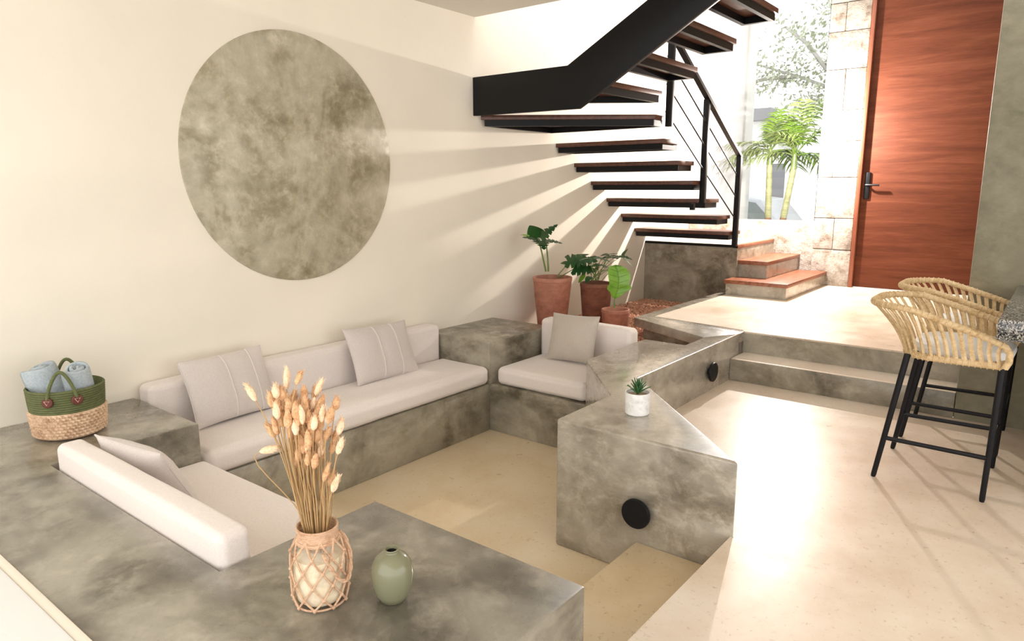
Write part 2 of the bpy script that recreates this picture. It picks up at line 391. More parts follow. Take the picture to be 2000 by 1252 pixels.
# round black step lights
def disc_light(name, pos, nrm, label):
    e = empty(name, pos[0], pos[1], pos[2], label, 'wall light', 'round black wall lights')
    a = MB(); nseg = 40
    nv = Vector(nrm).normalized(); uu = Vector((0, 0, 1)); vv = nv.cross(uu)
    def ring(r, h): return [tuple(Vector(pos)+nv*h+(uu*math.cos(t)+vv*math.sin(t))*r for t in [2*math.pi*k/nseg]) [0] for k in range(nseg)]
    def cyl(prof):
        m = MB(); vs = []; fs = []
        for r, h in prof: vs += ring(r, h)
        for i in range(len(prof)-1): fs += [(i*nseg+k, i*nseg+(k+1) % nseg, (i+1)*nseg+(k+1) % nseg, (i+1)*nseg+k) for k in range(nseg)]
        fs += [tuple(range(nseg)), tuple(range((len(prof)-1)*nseg, len(prof)*nseg))]
        return m.add(vs, fs)
    cyl([(.03, 0), (.03, .022)]).build('mount', 'steel2', e, smooth=True)
    cyl([(.066, .02), (.0715, .024), (.0715, .036), (.069, .041)]).build('cover', 'steel2', e, smooth=True)
disc_light('wall_light', (1.0, 2.503, .325), (-1, 0, 0), 'round black light on the near end face of the zigzag bench')
disc_light('wall_light', (3.02, YB, .492), (0, 1, 0), 'round black light beside the two concrete steps')

# ================================================================== STAIRS
ld = empty('landing_block', 6.3, .6, T, 'concrete landing at the stair foot with three wood-edged steps', 'landing')
MB().box(5.764, 6.949, 0.001, 1.115, .3, 1.165).build('body', 'conc', ld)
MB().box(5.757, 5.80, 0.001, 1.119, 1.163, 1.191).build('steel_edge', 'steel', ld)
MB().box(5.80, 6.949, 0.001, 1.06, 1.163, 1.190).build('landing_top', 'floor2', ld)
MB().box(5.764, 6.948, 1.06, 1.122, 1.155, 1.1925).build('nosing', 'tread', ld, bevel=.003)
MB().box(5.83, 6.948, 1.1155, 1.425, T+.16, .985).build('step', 'conc3', ld)
MB().box(5.806, 6.948, 1.1155, 1.4406, .985, 1.026).build('wood_tread', 'tread', ld, bevel=.003)
MB().box(5.50, 6.929, 1.11, 1.742, T+.001, .803).build('step', 'conc3', ld)
MB().box(5.4844, 6.929, 1.0922, 1.7579, .803, .8428).build('wood_tread', 'tread', ld, bevel=.003)

sr = empty('floating_staircase', 5.6, 1.15, 1.19, 'black steel staircase with floating wood treads turning at the wall', 'staircase')
def tread(poly, zt, inset=.018, wood=.038, steel=.05, name='tread', hollow=True):
    t = MB().prism(poly, zt-wood, zt).build(name, 'shadetread', sr, bevel=.003)
    c = Vector((sum(p[0] for p in poly)/len(poly), sum(p[1] for p in poly)/len(poly)))
    ins = []
    m = len(poly)
    def off(k):
        ds = []
        for i in range(m):
            a = Vector(poly[i]); b = Vector(poly[(i+1) % m]); e = (b-a).normalized(); nn = Vector((-e.y, e.x))
            if (c-a).dot(nn) < 0: nn = -nn
            ds.append((a+nn*k, e))
        out = []
        for i in range(m):
            (p, u), (q, w) = ds[i-1], ds[i]
            den = u.x*w.y-u.y*w.x
            tt = ((q.x-p.x)*w.y-(q.y-p.y)*w.x)/den
            out.append(tuple(p+u*tt))
        return out
    o1 = off(inset); o2 = off(inset+.035)
    b = MB(); z0 = zt-wood-steel; z1 = zt-wood
    vs = [(x, d, z0) for x, d in o1]+[(x, d, z1) for x, d in o1]+[(x, d, z0) for x, d in o2]+[(x, d, z1-.002) for x, d in o2]
    fs = []
    for i in range(m):
        j = (i+1) % m
        fs += [(i, j, m+j, m+i), (2*m+i, 2*m+j, 3*m+j, 3*m+i), (i, j, 2*m+j, 2*m+i), (m+i, m+j, 3*m+j, 3*m+i)]
    b.add(vs, fs).build('tread_frame', 'steel', t)
    return t
TW = 1.122
for i in range(6):
    x0 = 3.885+i*.3195; zt = 2.2229-i*.17445
    tread([(x0, .0), (x0+.318, .0), (x0+.318, TW), (x0, TW)], zt, wood=.038, steel=.05)
tread([(2.76, .03), (2.98, .0), (3.80, .0), (3.80, 1.17), (3.60, 1.18)], 2.397)            # lower winder
tread([(2.745, .06), (3.58, 1.15), (3.58, 1.245), (2.745, 1.20)], 2.570)      # upper winder
for i in range(5):
    d0 = 1.185+i*.302
    tread([(2.745, d0+.02), (3.70, d0+.02), (3.70, d0+.30), (2.745, d0+.30)], 2.743+i*.1735)
pr = [(0.0, 2.388), (1.019, 2.378), (1.118, 2.433), (3.0, 3.525), (3.0, 3.84), (.92, 2.687), (.0, 2.688)]
MB().extr(pr, 0, 2.70, 2.742).build('stringer', 'steel', sr, bevel=.003)
HX, HY = [(5.575, 2.125), (4.685, 2.61), (3.80, 3.06)], 1.152
MB().box(5.55, 5.60, HY-.025, HY+.025, 1.195, 2.13).build('post', 'steel', sr, bevel=.002)
MB().box(4.66, 4.71, HY-.025, HY+.025, 1.665, 2.615).build('post', 'steel', sr, bevel=.002)
MB().box(3.775, 3.825, HY+.03, HY+.08, 2.31, 3.30).build('post', 'steel', sr, bevel=.002)
MB().box(4.56, 4.60, 1.08, 1.12, 1.60, 1.66).build('bracket', 'steel', sr)
def bar(a, b, w, h):
    a = Vector(a); b = Vector(b); t = (b-a).normalized(); s = Vector((0, 1, 0)); q = t.cross(s).normalized()
    vs = [p+s*(w/2*i)+q*(h/2*j) for p in (a, b) for i, j in ((-1, -1), (1, -1), (1, 1), (-1, 1))]
    return MB().add(vs, [(0, 1, 2, 3), (4, 5, 6, 7)]+[(k, (k+1) % 4, 4+(k+1) % 4, 4+k) for k in range(4)])
bar((5.60, HY, 2.118), (3.80, HY+.02, 3.10), .05, .03).build('handrail', 'steel', sr)
for k in range(3):
    dz = .22*(k+1)
    MB().tube([(5.555, HY, 2.13-dz+.01), (3.80, HY+.02, 3.095-dz)], .0065, 8).build('rail_rod', 'steel', sr, smooth=True)

# ================================================================== SOFT FURNISHINGS
def cushion(name, x0, x1, d0, d1, z0, z1, r, bulge, mat, label, cat, rotd=0, seed=0, wob=.003):
    h = Vector(((x1-x0)/2, (d1-d0)/2, (z1-z0)/2)); c = Vector(((x0+x1)/2, (d0+d1)/2, (z0+z1)/2))
    def axis(hh):
        a = [0, .12, .3, .55, .8, 1]; L = [-hh+r*t for t in a]
        m = max(2, int(2*(hh-r)/.09)); inner = [-hh+r+(2*(hh-r))*k/m for k in range(1, m)]
        return L+inner+[-q for q in reversed(L)]
    A = [axis(h[i]) for i in range(3)]
    b = MB()
    def pt(p):
        p = Vector(p); inn = Vector([max(-(h[i]-r), min(h[i]-r, p[i])) for i in range(3)])
        dv = p-inn
        q = inn+dv.normalized()*r if dv.length > 1e-9 else p
        u = [max(0, 1-(p[i]/h[i])**4) for i in range(3)]
        for i in range(3):
            j, k = (i+1) % 3, (i+2) % 3
            if abs(p[i]) > h[i]-1e-6: q[i] += math.copysign(bulge*u[j]*u[k], p[i])*(0 if (i == 2 and p[i] < 0) else 1)
        w = mnoise.noise(Vector((q.x*5+seed, q.y*5, q.z*5)))*wob
        q = q+(q-inn*.9).normalized()*w
        return c+q
    for i in range(3):
        j, k = (i+1) % 3, (i+2) % 3
        for s in (-1, 1):
            g = []
            for a in A[j]:
                row = []
                for bb in A[k]:
                    p = [0, 0, 0]; p[i] = s*h[i]; p[j] = a; p[k] = bb; row.append(pt(p))
                g.append(row)
            b.grid(g)
    o = b.build(name, mat, smooth=True, weld=True)
    for e in o.data.edges: e.use_edge_sharp = False
    return tag(o, label, cat)
cushion('seat_cushion', -.10, 2.105, .178, .665, B+.005, .503, .045, .012, 'fab', 'long cream linen seat cushion on the sofa along the wall', 'cushion', seed=1)
cushion('seat_cushion', -.640, -.130, .704, 2.028, B+.005, .500, .04, .010, 'fab', 'cream linen seat cushion on the left seat behind the dried grass', 'cushion', seed=4)
cushion('seat_cushion', 2.135, 2.735, .70, 1.475, B+.005, .500, .04, .010, 'fab', 'square cream linen seat cushion on the single seat', 'cushion', seed=7)
cushion('back_cushion', -.125, 2.11, .012, .155, B+.001, .760, .035, .006, 'fab', 'long cream linen back cushion leaning on the cream wall', 'cushion', seed=10)
cushion('back_cushion', -.778, -.668, .74, 2.022, B+.002, .775, .03, .006, 'fab', 'cream linen back cushion rising from the dark concrete ledge', 'cushion', seed=13)
cushion('back_cushion', 2.745, 2.885, .66, 1.478, B+.001, .775, .035, .006, 'fab', 'short cream linen back cushion of the single seat by the plants', 'cushion', seed=16)

def pillow(name, c, u, v, w, h, t, mat, label, seams=(), seed=0):
    c = Vector(c); u = Vector(u).normalized(); v = Vector(v); v = (v-u*v.dot(u)).normalized(); n = u.cross(v)
    N = 22; root = empty(name, c.x, c.y, c.z, label, 'pillow')
    def P(a, b, s):
        e = (max(0, 1-abs(a)**2.6)*max(0, 1-abs(b)**2.6))**.55
        x = a*(1-.055*(1-b*b))*w/2; y = b*(1-.055*(1-a*a))*h/2
        wr = mnoise.noise(Vector((a*2.2+seed, b*2.2, s)))*.10+mnoise.noise(Vector((a*5+seed, b*5, s+3)))*.05
        z = s*t/2*e*(1+wr)
        for sm in seams: z += s*.004*math.exp(-((a-sm)/.02)**2)*min(1, e*3) - s*.006*math.exp(-((a-sm)/.10)**2)*min(1, e*3)
        return c+u*x+v*y+n*z
    A = [math.sin(-math.pi/2+math.pi*k/N) for k in range(N+1)]
    b = MB()
    for s in (-1, 1): b.grid([[P(a, bb, s) for bb in A] for a in A])
    o = b.build('cover', mat, root, smooth=True, weld=True)
    for e in o.data.edges: e.use_edge_sharp = False
    edge = [P(a, -1, 1) for a in A[:-1]]+[P(1, a, 1) for a in A[:-1]]+[P(-a, 1, 1) for a in A[:-1]]+[P(-1, -a, 1) for a in A[:-1]]
    MB().tube(edge, .0032, 6, closed=True).build('piping', mat, root, smooth=True)
    for sm in seams:
        for s in (1, -1):
            MB().tube([P(sm, a, s) for a in A], .0042, 6).build('tuck_seam', 'seam', root, smooth=True)
    return root
pillow('throw_pillow', (.290, .238, .696), (1, -.06, 0), (-.06, -.42, 1), .53, .385, .13, 'fab2', 'grey linen throw pillow with two tucks at the left end of the long sofa', (-.08, .58), 1)
pillow('throw_pillow', (1.415, .266, .690), (1, .0, -.03), (-.12, -.42, 1), .56, .39, .13, 'fab2', 'grey linen throw pillow with two tucks near the right end of the long sofa', (-.18, .42), 2)
pillow('throw_pillow', (-.540, 1.03, .648), (.15, 1, -.0), (-.55, 0, 1), .44, .34, .13, 'fab2', 'grey linen throw pillow lying against the left seat back', (), 3)
pillow('throw_pillow', (2.600, 1.070, .690), (.02, 1, .03), (.32, .06, 1), .41, .36, .13, 'fab3', 'plain taupe linen throw pillow on the single seat', (), 4)

# ================================================================== BASKET AND TOWELS
bx, bd = -.578, .335
bk = empty('woven_basket', bx, bd, T, 'green and tan woven basket with looped handles on the ledge', 'basket')
def bowl_prof(z0, z1, r0, r1, k, bumps):
    pts = []
    n = k*6
    for i in range(n+1):
        t = i/n; z = z0+(z1-z0)*t
        pts.append((r0+(r1-r0)*t**.8+bumps*abs(math.sin(math.pi*t*k)), z))
    return pts
sq = 1.0
lo = [(.0, .003), (.122, .003), (.136, .010)]+bowl_prof(.012, .128, .140, .150, 8, .004)
MB().lathe(lo, (bx, bd, T), 48, False, False, sq).build('seagrass_body', 'seagrass', bk, smooth=True, thick=.006)
hi = bowl_prof(.128, .235, .150, .158, 10, .0042)+[(.154, .237), (.149, .23), (.143, .14)]
MB().lathe(hi, (bx, bd, T), 48, False, False, sq).build('green_band', 'green', bk, smooth=True)
# braid relief on the lower body
br = MB()
for row in range(8):
    z0 = .020+row*.0142; t = (z0-.012)/.116; r = .1425+.011*t**.8
    for k in range(44):
        a = 2*math.pi*(k+.5*(row % 2))/44
        p = Vector((bx+r*math.cos(a-.07), bd+r*math.sin(a-.07), T+z0-.005)); q = Vector((bx+r*math.cos(a+.07), bd+r*math.sin(a+.07), T+z0+.006))
        br.tube([p, (p+q)/2+Vector((math.cos(a), math.sin(a), 0))*.004, q], [.003, .0074, .003], 5)
o = br.build('braid', 'seagrass', bk, smooth=True); o['kind'] = 'stuff'
cdir = math.atan2(3.93-bd, -1.76-bx)     # towards the camera
for s, name in ((0, 'handle'), (math.pi, 'handle')):
    a0 = cdir+.12+s; pts = []
    for k in range(15):
        t = k/14; a = a0-.36+.72*t if s == 0 else a0-.36+.72*t
        r = .158+.006-.025*math.sin(math.pi*t); zz = .205+.118*math.sin(math.pi*t)**.7
        pts.append((bx+r*math.cos(a), bd+r*math.sin(a), T+zz))
    h = MB().tube(pts, .0078, 8).build('handle', 'green', bk, smooth=True)
    for t in (0, 14):
        p = Vector(pts[t]); nr = Vector((p.x-bx, p.y-bd, 0)).normalized(); sd = nr.cross(Vector((0, 0, 1)))
        pc = Vector((bx, bd, T+.192))+nr*.1595
        b = MB(); n = 20; prof = [(.0235, -.002), (.0235, .006), (.019, .009)]
        vs = []; fs = []
        for r, hh in prof: vs += [pc+nr*hh+(sd*math.cos(2*math.pi*k/n)+Vector((0, 0, 1))*math.sin(2*math.pi*k/n))*r for k in range(n)]
        for i in range(2): fs += [(i*n+k, i*n+(k+1) % n, (i+1)*n+(k+1) % n, (i+1)*n+k) for k in range(n)]
        fs += [tuple(range(2*n, 3*n)), tuple(range(n))]
        lb = b.add(vs, fs).build('leather_patch', 'leather', h)
        tri = [pc+nr*.0095+sd*x+Vector((0, 0, y)) for x, y in ((-.011, .008), (.011, .008), (0, -.010))]
        MB().tube(tri, .0024, 6, closed=True).build('stitch', 'pinkmetal', lb)
def towel(c, axis, rad, length, turns, label, seed):
    c = Vector(c); ax = Vector(axis).normalized(); e1 = ax.cross(Vector((0, 1, .2))).normalized(); e2 = ax.cross(e1)
    N = 26*turns; th = rad/turns*.88; prof_o = []; prof_i = []
    for k in range(N+1):
        a = 2*math.pi*k/26; r = rad*(.10+.90*k/N)
        r *= 1+.05*math.sin(a*2+seed)
        prof_o.append((r, a)); prof_i.append((max(.002, r-th), a))
    b = MB(); H = [0, .06, .3, .6, .85, .95, .99, 1.0]; rows = []
    for t in H:
        end = .45*max(0, (t-.9)/.1)**2+.3*max(0, (.06-t)/.06)
        lo = []; 
        for (ro, a), (ri, _) in zip(prof_o, prof_i):
            m = (ro+ri)/2
            wz = .006*math.sin(a*1.7+seed) * t
            lo.append(c+ax*(length*(t-.5)+wz)+(e1*math.cos(a)+e2*math.sin(a))*(m+(ro-m)*(1-end)))
        for (ro, a), (ri, _) in reversed(list(zip(prof_o, prof_i))):
            m = (ro+ri)/2
            wz = .006*math.sin(a*1.7+seed) * t
            lo.append(c+ax*(length*(t-.5)+wz)+(e1*math.cos(a)+e2*math.sin(a))*(m+(ri-m)*(1-end)))
        lo.append(lo[0]); rows.append(lo)
    b.grid(rows)
    n = len(prof_o)
    k0 = len(b.v)
    capf = []
    last = (len(rows)-1)*len(rows[0])
    for k in range(n-1): capf.append((last+k, last+k+1, last+2*n-2-k, last+2*n-1-k))
    b.f += capf
    o = b.build('rolled_towel', 'towel', smooth=True, weld=True)
    for e in o.data.edges: e.use_edge_sharp = False
    return tag(o, label, 'towel')
cr = Vector((rt.x, -rt.y, 0)); cf = Vector((fw.x, -fw.y, 0)).normalized()
p = Vector((bx, bd, T+.195))
towel(p-cr*.074, tuple(-cr*.26+Vector((0, 0, 1))+cf*-.10), .078, .26, 3, 'pale blue rolled towel at the left in the woven basket', 1)
towel(p+cr*.074+cf*.0, tuple(cr*.06+Vector((0, 0, 1))-cf*.30), .064, .27, 3, 'pale blue rolled towel at the right in the woven basket', 2)

# ================================================================== JAR, GRASS, VASE, SUCCULENT
jx, jd = -.694, 2.404
jar = empty('glass_jar', jx, jd, T, 'glass jar wrapped in knotted jute net on the dark tabletop', 'jar')
jp = [(.0, .004), (.060, .004), (.068, .012), (.0725, .035), (.0735, .08), (.0735, .125), (.070, .158), (.060, .182), (.0515, .198), (.049, .218), (.051, .234), (.054, .240)]
inner = [(r-.004 if r > .01 else 0, z+(.004 if z < .03 else 0)) for r, z in jp]
MB().lathe([(.054, .240)]+[(r, z) for r, z in reversed(jp[1:])]+[(.0, .004)], (jx, jd, T), 40, False, False).lathe([(.0, .010)]+inner[1:]+[(.054, .240)], (jx, jd, T), 40, False, False).build('glass_body', 'glass', jar, smooth=True, weld=True)
MB().lathe([(.0, .0115), (.055, .0115), (.0635, .02), (.068, .045), (.069, .09), (.0685, .128), (.064, .140), (.04, .146), (0, .147)], (jx, jd, T), 32, False, False).build('filling', 'fill', jar, smooth=True)
wr = MB()
for k in range(9):
    z = .186+.0048*k; r = .0535+.001*math.sin(k)+(.004 if k < 2 else 0)
    wr.tube([(jx+r*math.cos(2*math.pi*i/36), jd+r*math.sin(2*math.pi*i/36), T+z) for i in range(36)], .0031, 6, closed=True)
wr.build('neck_wrap', 'jute', jar, smooth=True)
def jr(z):
    for (r0, z0), (r1, z1) in zip(jp[1:], jp[2:]):
        if z0 <= z <= z1: return r0+(r1-r0)*(z-z0)/(z1-z0)
    return .07
K = 9; net = MB(); levels = [.200, .158, .118, .078, .040, .010]
for i in range(len(levels)-1):
    for k in range(K):
        a0 = 2*math.pi*(k+.5*(i % 2))/K
        for s in (-1, 1):
            a1 = a0+s*math.pi/K; pts = []
            for j in range(5):
                t = j/4; z = levels[i]+(levels[i+1]-levels[i])*t; a = a0+(a1-a0)*t; r = jr(max(.012, z))+.004
                pts.append((jx+r*math.cos(a), jd+r*math.sin(a), T+z))
            net.tube(pts, .0030, 6)
        z = levels[i+1]; a = a0+math.pi/K; r = jr(max(.012, z))+.005
        pc = Vector((jx+r*math.cos(a), jd+r*math.sin(a), T+z))
        net.tube([pc-Vector((0, 0, .006)), pc, pc+Vector((0, 0, .006))], [.002, .0058, .002], 6)
net.tube([(jx+.069*math.cos(2*math.pi*i/36), jd+.069*math.sin(2*math.pi*i/36), T+.008) for i in range(36)], .003, 6, closed=True)
net.build('rope_net', 'jute', jar, smooth=True)
# drooping twisted rope loop on the right of the jar
lp = []
ca = math.atan2(3.93-jd, -1.76-jx)-1.9
for k in range(22):
    t = k/21; a = ca+.15+1.6*t; r = jr(.2-.0*t)+.0; zz = .195-.115*math.sin(math.pi*t*.93)**1.1
    rr_ = jr(max(.02, zz))+.008+.008*math.sin(math.pi*t)
    lp.append((jx+rr_*math.cos(a), jd+rr_*math.sin(a), T+zz))
rp = MB()
for s in (0, math.pi):
    tw = []
    for i, p in enumerate(lp):
        p = Vector(p); q = Vector(lp[min(i+1, 21)])-Vector(lp[max(0, i-1)]); q.normalize(); n1 = q.cross(Vector((.3, .2, 1))).normalized(); n2 = q.cross(n1)
        tw.append(p+(n1*math.cos(i*1.3+s)+n2*math.sin(i*1.3+s))*.003)
    rp.tube(tw, .0035, 6)
rp.build('rope_loop', 'jute', jar, smooth=True)

heads = [(90, 150, -35, 1), (175, 405, 75, 1), (250, 85, -5, 1), (305, 85, 20, 0), (395, 125, 20, 1), (470, 200, 12, 0), (490, 300, 8, 1), (488, 388, 15, 1),
 (468, 555, 25, 1), (428, 505, 18, 0), (450, 535, 22, 0), (202, 145, -12, 1), (230, 155, -4, 0), (180, 182, -10, 0), (205, 230, -6, 1), (178, 318, -28, 0), (200, 300, -22, 0),
 (255, 192, 0, 1), (275, 205, 5, 0), (328, 160, 4, 0), (370, 205, 8, 1), (330, 205, -3, 0), (353, 265, 2, 1), (385, 240, 10, 0), (410, 245, 10, 1), (445, 250, 18, 0),
 (270, 285, 0, 0), (305, 318, 3, 0), (340, 255, 2, 0), (300, 258, -2, 0), (240, 235, -5, 0), (225, 262, -10, 0), (343, 462, 0, 0), (410, 420, 6, 0), (415, 352, 6, 1),
 (455, 392, 14, 0), (375, 390, 4, 0), (318, 382, -6, 0), (378, 148, 10, 0), (360, 300, 2, 0), (262, 228, -3, 1), (290, 232, 2, 0), (395, 300, 8, 0), (432, 335, 14, 0),
 (330, 330, 0, 0), (282, 170, 3, 0), (255, 255, -4, 0), (310, 205, 2, 0), (345, 360, 0, 0), (465, 345, 14, 0), (385, 340, 6, 0), (215, 190, -8, 0), (402, 200, 12, 0), (285, 340, -6, 0)]
hg = random.Random(4)
for _ in range(34):
    hy_ = hg.uniform(200, 480); hw_ = 95-.14*(hy_-190)
    hx_ = 322+hg.uniform(-hw_, hw_)+(20 if hy_ > 330 else 0); heads.append((hx_, hy_, (hx_-320)*.10, hg.random() < .25))
rg = random.Random(11)
cfn = Vector((fw.x, -fw.y, fw.z)); crn = Vector((rt.x, -rt.y, rt.z)); cun = Vector((up.x, -up.y, up.z))
base = Vector((jx, jd, T))
for i, (hx, hy, ang, pale) in enumerate(heads):
    px, py = 450+hx/2.2775, 700+hy/2.2775
    v = fw+rt*((px-1000)/FPX)-up*((py-626)/FPX); dep = 1.905+rg.uniform(-.055, .055)
    q = CAM+v*dep; hc = Vector((q.x, -q.y, q.z))
    a = R(ang+rg.uniform(-6, 6)); dr_ = (cun*math.cos(a)+crn*math.sin(a)+cfn*rg.uniform(-.15, .15)).normalized()
    ln = rg.uniform(.038, .054)*(1.25 if pale and i < 3 else 1); wd = rg.uniform(.0082, .0108)
    hb = hc-dr_*ln*.5
    lat = (hc-base).dot(crn); off = crn*max(-.032, min(.032, lat*.45+rg.uniform(-.008, .008)))+Vector((cfn.x, cfn.y, 0)).normalized()*rg.uniform(-.024, .024); off.z = 0
    neck = base+off+Vector((0, 0, .232)); foot = base+off*.55+Vector((0, 0, .149))
    n_dir = (hb-neck); mid_ = neck+n_dir*.55+Vector((0, 0, .03))*min(1, n_dir.length*2)*(.3+abs(math.sin(a)))
    path = []
    for k in range(9):
        t = k/8
        if t < .2: p = foot.lerp(neck, t/.2)
        else:
            s = (t-.2)/.8; c1 = hb-dr_*n_dir.length*.3
            c0 = neck+(neck-foot).normalized()*n_dir.length*.35
            p = neck*(1-s)**3+c0*3*s*(1-s)**2+c1*3*s*s*(1-s)+hb*s**3
        path.append(p)
    lab = {0: 'dried bunny tail stem with pale head leaning far left out of the jar', 1: 'dried bunny tail stem with pale head drooping low at the left',
           2: 'dried bunny tail stem with pale head at the top left of the bunch', 3: 'dried bunny tail stem with the topmost tan head of the bunch',
           8: 'dried bunny tail stem with the lowest pale head at the right of the bunch'}.get(i, 'dried tan bunny tail grass stem within the bunch in the jar')
    s_ = MB().tube(path, .0015, 5).build('dried_flower', 'straw', smooth=True, origin=tuple(foot))
    tag(s_, lab, 'dried flower', 'dried bunny tail stems in the jar')
    e1 = dr_.cross(crn).normalized(); e2 = dr_.cross(e1); hbm = MB(); n = 10; vs = []; fs = []
    prof = [(0, .25), (.12, .75), (.3, 1), (.55, .98), (.78, .72), (.93, .38), (1.02, .08)]
    for t, w in prof:
        for k in range(n):
            ang_ = 2*math.pi*k/n
            rr2 = wd*w*(1+.16*rg.uniform(-1, 1))
            vs.append(hb+dr_*(ln*t+rg.uniform(-.001, .001))+(e1*math.cos(ang_)+e2*math.sin(ang_))*rr2)
    for j in range(len(prof)-1): fs += [(j*n+k, j*n+(k+1) % n, (j+1)*n+(k+1) % n, (j+1)*n+k) for k in range(n)]
    fs += [tuple(range(n)), tuple(range((len(prof)-1)*n, len(prof)*n))]
    hbm.add(vs, fs)
    # awns: fine hairs
    for k in range(44):
        t = rg.uniform(.05, .95); ag = rg.uniform(0, 6.28); w = wd*(1-abs(t-.45)*1.1)
        p0 = hb+dr_*ln*t+(e1*math.cos(ag)+e2*math.sin(ag))*w*.85
        p1 = p0+dr_*.010+(e1*math.cos(ag)+e2*math.sin(ag))*.0042
        hbm.tube([p0, p1], [.0007, .0002], 3, cap=False)
    hbm.build('seed_head', 'bunny2' if pale else 'bunny', s_, smooth=True)

vx, vd = -.567, 2.560
vs_ = empty('bud_vase', vx, vd, T, 'small glossy sage green ceramic bud vase on the dark tabletop', 'vase')
vp = [(.0, .0), (.030, .0), (.038, .004), (.049, .025), (.0565, .055), (.0585, .085), (.055, .108), (.044, .128), (.029, .139), (.0205, .143), (.0195, .148), (.0225, .1525), (.0215, .1545), (.0165, .1525), (.0145, .146)]
MB().lathe(vp, (vx, vd, T), 48, False, False).build('body', 'sage', vs_, smooth=True)
MB().lathe([(.0148, .146), (.016, .13), (.03, .11), (.02, .06), (0, .05)], (vx, vd, T), 32, False, False).build('inner_wall', 'inside', vs_, smooth=True)

px_, pd_ = 1.325, 2.305
sc = empty('potted_succulent', px_, pd_, T, 'spiky green succulent in a small white ceramic pot', 'potted plant')
MB().lathe([(.0, .0), (.057, .0), (.061, .004), (.0625, .05), (.0635, .112), (.0625, .114), (.0585, .113), (.057, .095)], (px_, pd_, T), 40, False, False).build('pot', 'potw', sc, smooth=True)
MB().lathe([(.0575, .096), (.04, .100), (0, .102)], (px_, pd_, T), 24, False, False).build('soil', 'grit', sc, smooth=True)
rg = random.Random(5)
for k in range(24):
    a = k*2.4; tier = k/23; el = R(34+50*tier); L = .078+.012*tier+rg.uniform(-.01, .01)
    dv = Vector((math.cos(a)*math.cos(el), math.sin(a)*math.cos(el), math.sin(el))); sd = dv.cross(Vector((0, 0, 1))).normalized(); nn = sd.cross(dv)
    b = MB(); rows = []
    for j in range(7):
        t = j/6; w = .0115*(1-t)**.7*(.6+.4*min(1, t*3))*(1.0 if t > .05 else .8); c = Vector((px_, pd_, T+.10))+dv*L*t-Vector((0, 0, 1))*(.02*t*t*(1-tier))
        rows.append([c-sd*w+nn*.003, c-nn*.002, c+sd*w+nn*.003, c+nn*.002, c-sd*w+nn*.003])
    b.grid(rows).build('leaf', m_leaf('succulent_leaf', (.025, .10, .04), (.10, .25, .08)) if k == 0 else bpy.data.materials['succulent_leaf'], sc, smooth=True, weld=True)

# ================================================================== TERRACOTTA PLANTS AND GRAVEL
GZ = .497
def pot(root, x, d, z, rt_, rb, h, mat, rim=.012):
    pr_ = [(0, 0), (rb, 0), (rb+.004, .006), (rt_-.004, h-.035), (rt_, h-.03), (rt_, h-.004), (rt_-.004, h), (rt_-rim, h), (rt_-rim-.004, h-.006), (rt_-rim-.01, h-.05)]
    MB().lathe(pr_, (x, d, z), 48, False, False).build('pot', mat, root, smooth=True)
    MB().lathe([(rt_-rim-.008, h-.04), (.05, h-.032), (0, h-.03)], (x, d, z), 24, False, False).build('soil', 'soil', root, smooth=True)
def leaf(root, base, dirv, upv, L, Wd, notch=0, droop=.25, fold=.15, mat='leafd', heart=.5, seed=0, wav=.0):
    base = Vector(base); dv = Vector(dirv).normalized(); u = Vector(upv); u = (u-dv*u.dot(dv)).normalized(); s = dv.cross(u)
    n = 36; rows = []
    rr = random.Random(seed)
    for k in range(n+1):
        t = k/n
        w = Wd*(math.sin(math.pi*min(1, (t*.96+.04))**heart))**.75 if t < 1 else 0
        if notch and .12 < t < .93:
            ph = (t*notch) % 1
            if ph < .30: w *= .40+.2*rr.random()
            else: w *= .92+.08*math.sin(ph*6)
        c = base+dv*(L*t)-u*(droop*L*t*t)
        row = []
        for q in (-1, -.55, 0, .55, 1):
            e = w*q
            row.append(c+s*e+u*(fold*abs(e)-wav*Wd*math.sin(t*14+q*2)*abs(q)-.12*abs(e)*abs(q)) - dv*abs(q)**1.5*.10*L*(1-t)*(1 if notch else .4))
        rows.append(row)
    return MB().grid(rows).build('leaf', mat, root, smooth=True)
def stem(root, pts, r=.006, mat='stem'):
    P = [Vector(p) for p in pts]; out = []
    for k in range(11):
        t = k/10
        if len(P) == 3: out.append(P[0]*(1-t)**2+P[1]*2*t*(1-t)+P[2]*t*t)
        else: out.append(P[0].lerp(P[1], t))
    return MB().tube(out, [r*(1-.35*k/10) for k in range(11)], 7).build('stem', mat, root, smooth=True)
def pix(px, py, d): q = ray_at(px, py, d=d); return Vector(q)
# plant 1: tall terracotta pot, two upright stalks with a leaf cluster, one low big monstera leaf
x1, d1 = 3.385, .327
p1 = empty('potted_monstera', x1, d1, GZ, 'monstera with two tall stalks in the large terracotta pot by the wall', 'potted plant')
pot(p1, x1, d1, GZ, .178, .120, .525, 'terra', .014)
s0 = Vector((x1-.03, d1, GZ+.49))
cc = -cfn
for (a, b, c) in [((1066, 530), (1058, 490), (1052, 470)), ((1071, 530), (1070, 500), (1066, 470))]:
    stem(p1, [pix(*a, .33), pix(*b, .33), pix(*c, .33)], .0085)
R_, U_ = crn, cun
tp = pix(1056, 470, .33)
def ld_(r, u, f): return R_*r+U_*u+cc*f
leaf(p1, tp, ld_(-.8, .35, .5), ld_(.25, 1, .55), .17, .072, 5, .3, .1, 'leafd', .5, 1)
leaf(p1, tp+ld_(0, .02, 0), ld_(.75, .85, .1), ld_(-.35, .6, .8), .19, .070, 5, .25, .1, 'leafd', .5, 2)
leaf(p1, tp+ld_(.02, .0, 0), ld_(1, .05, .35), ld_(0, 1, .5), .17, .060, 5, .25, .1, 'leafd', .5, 3)
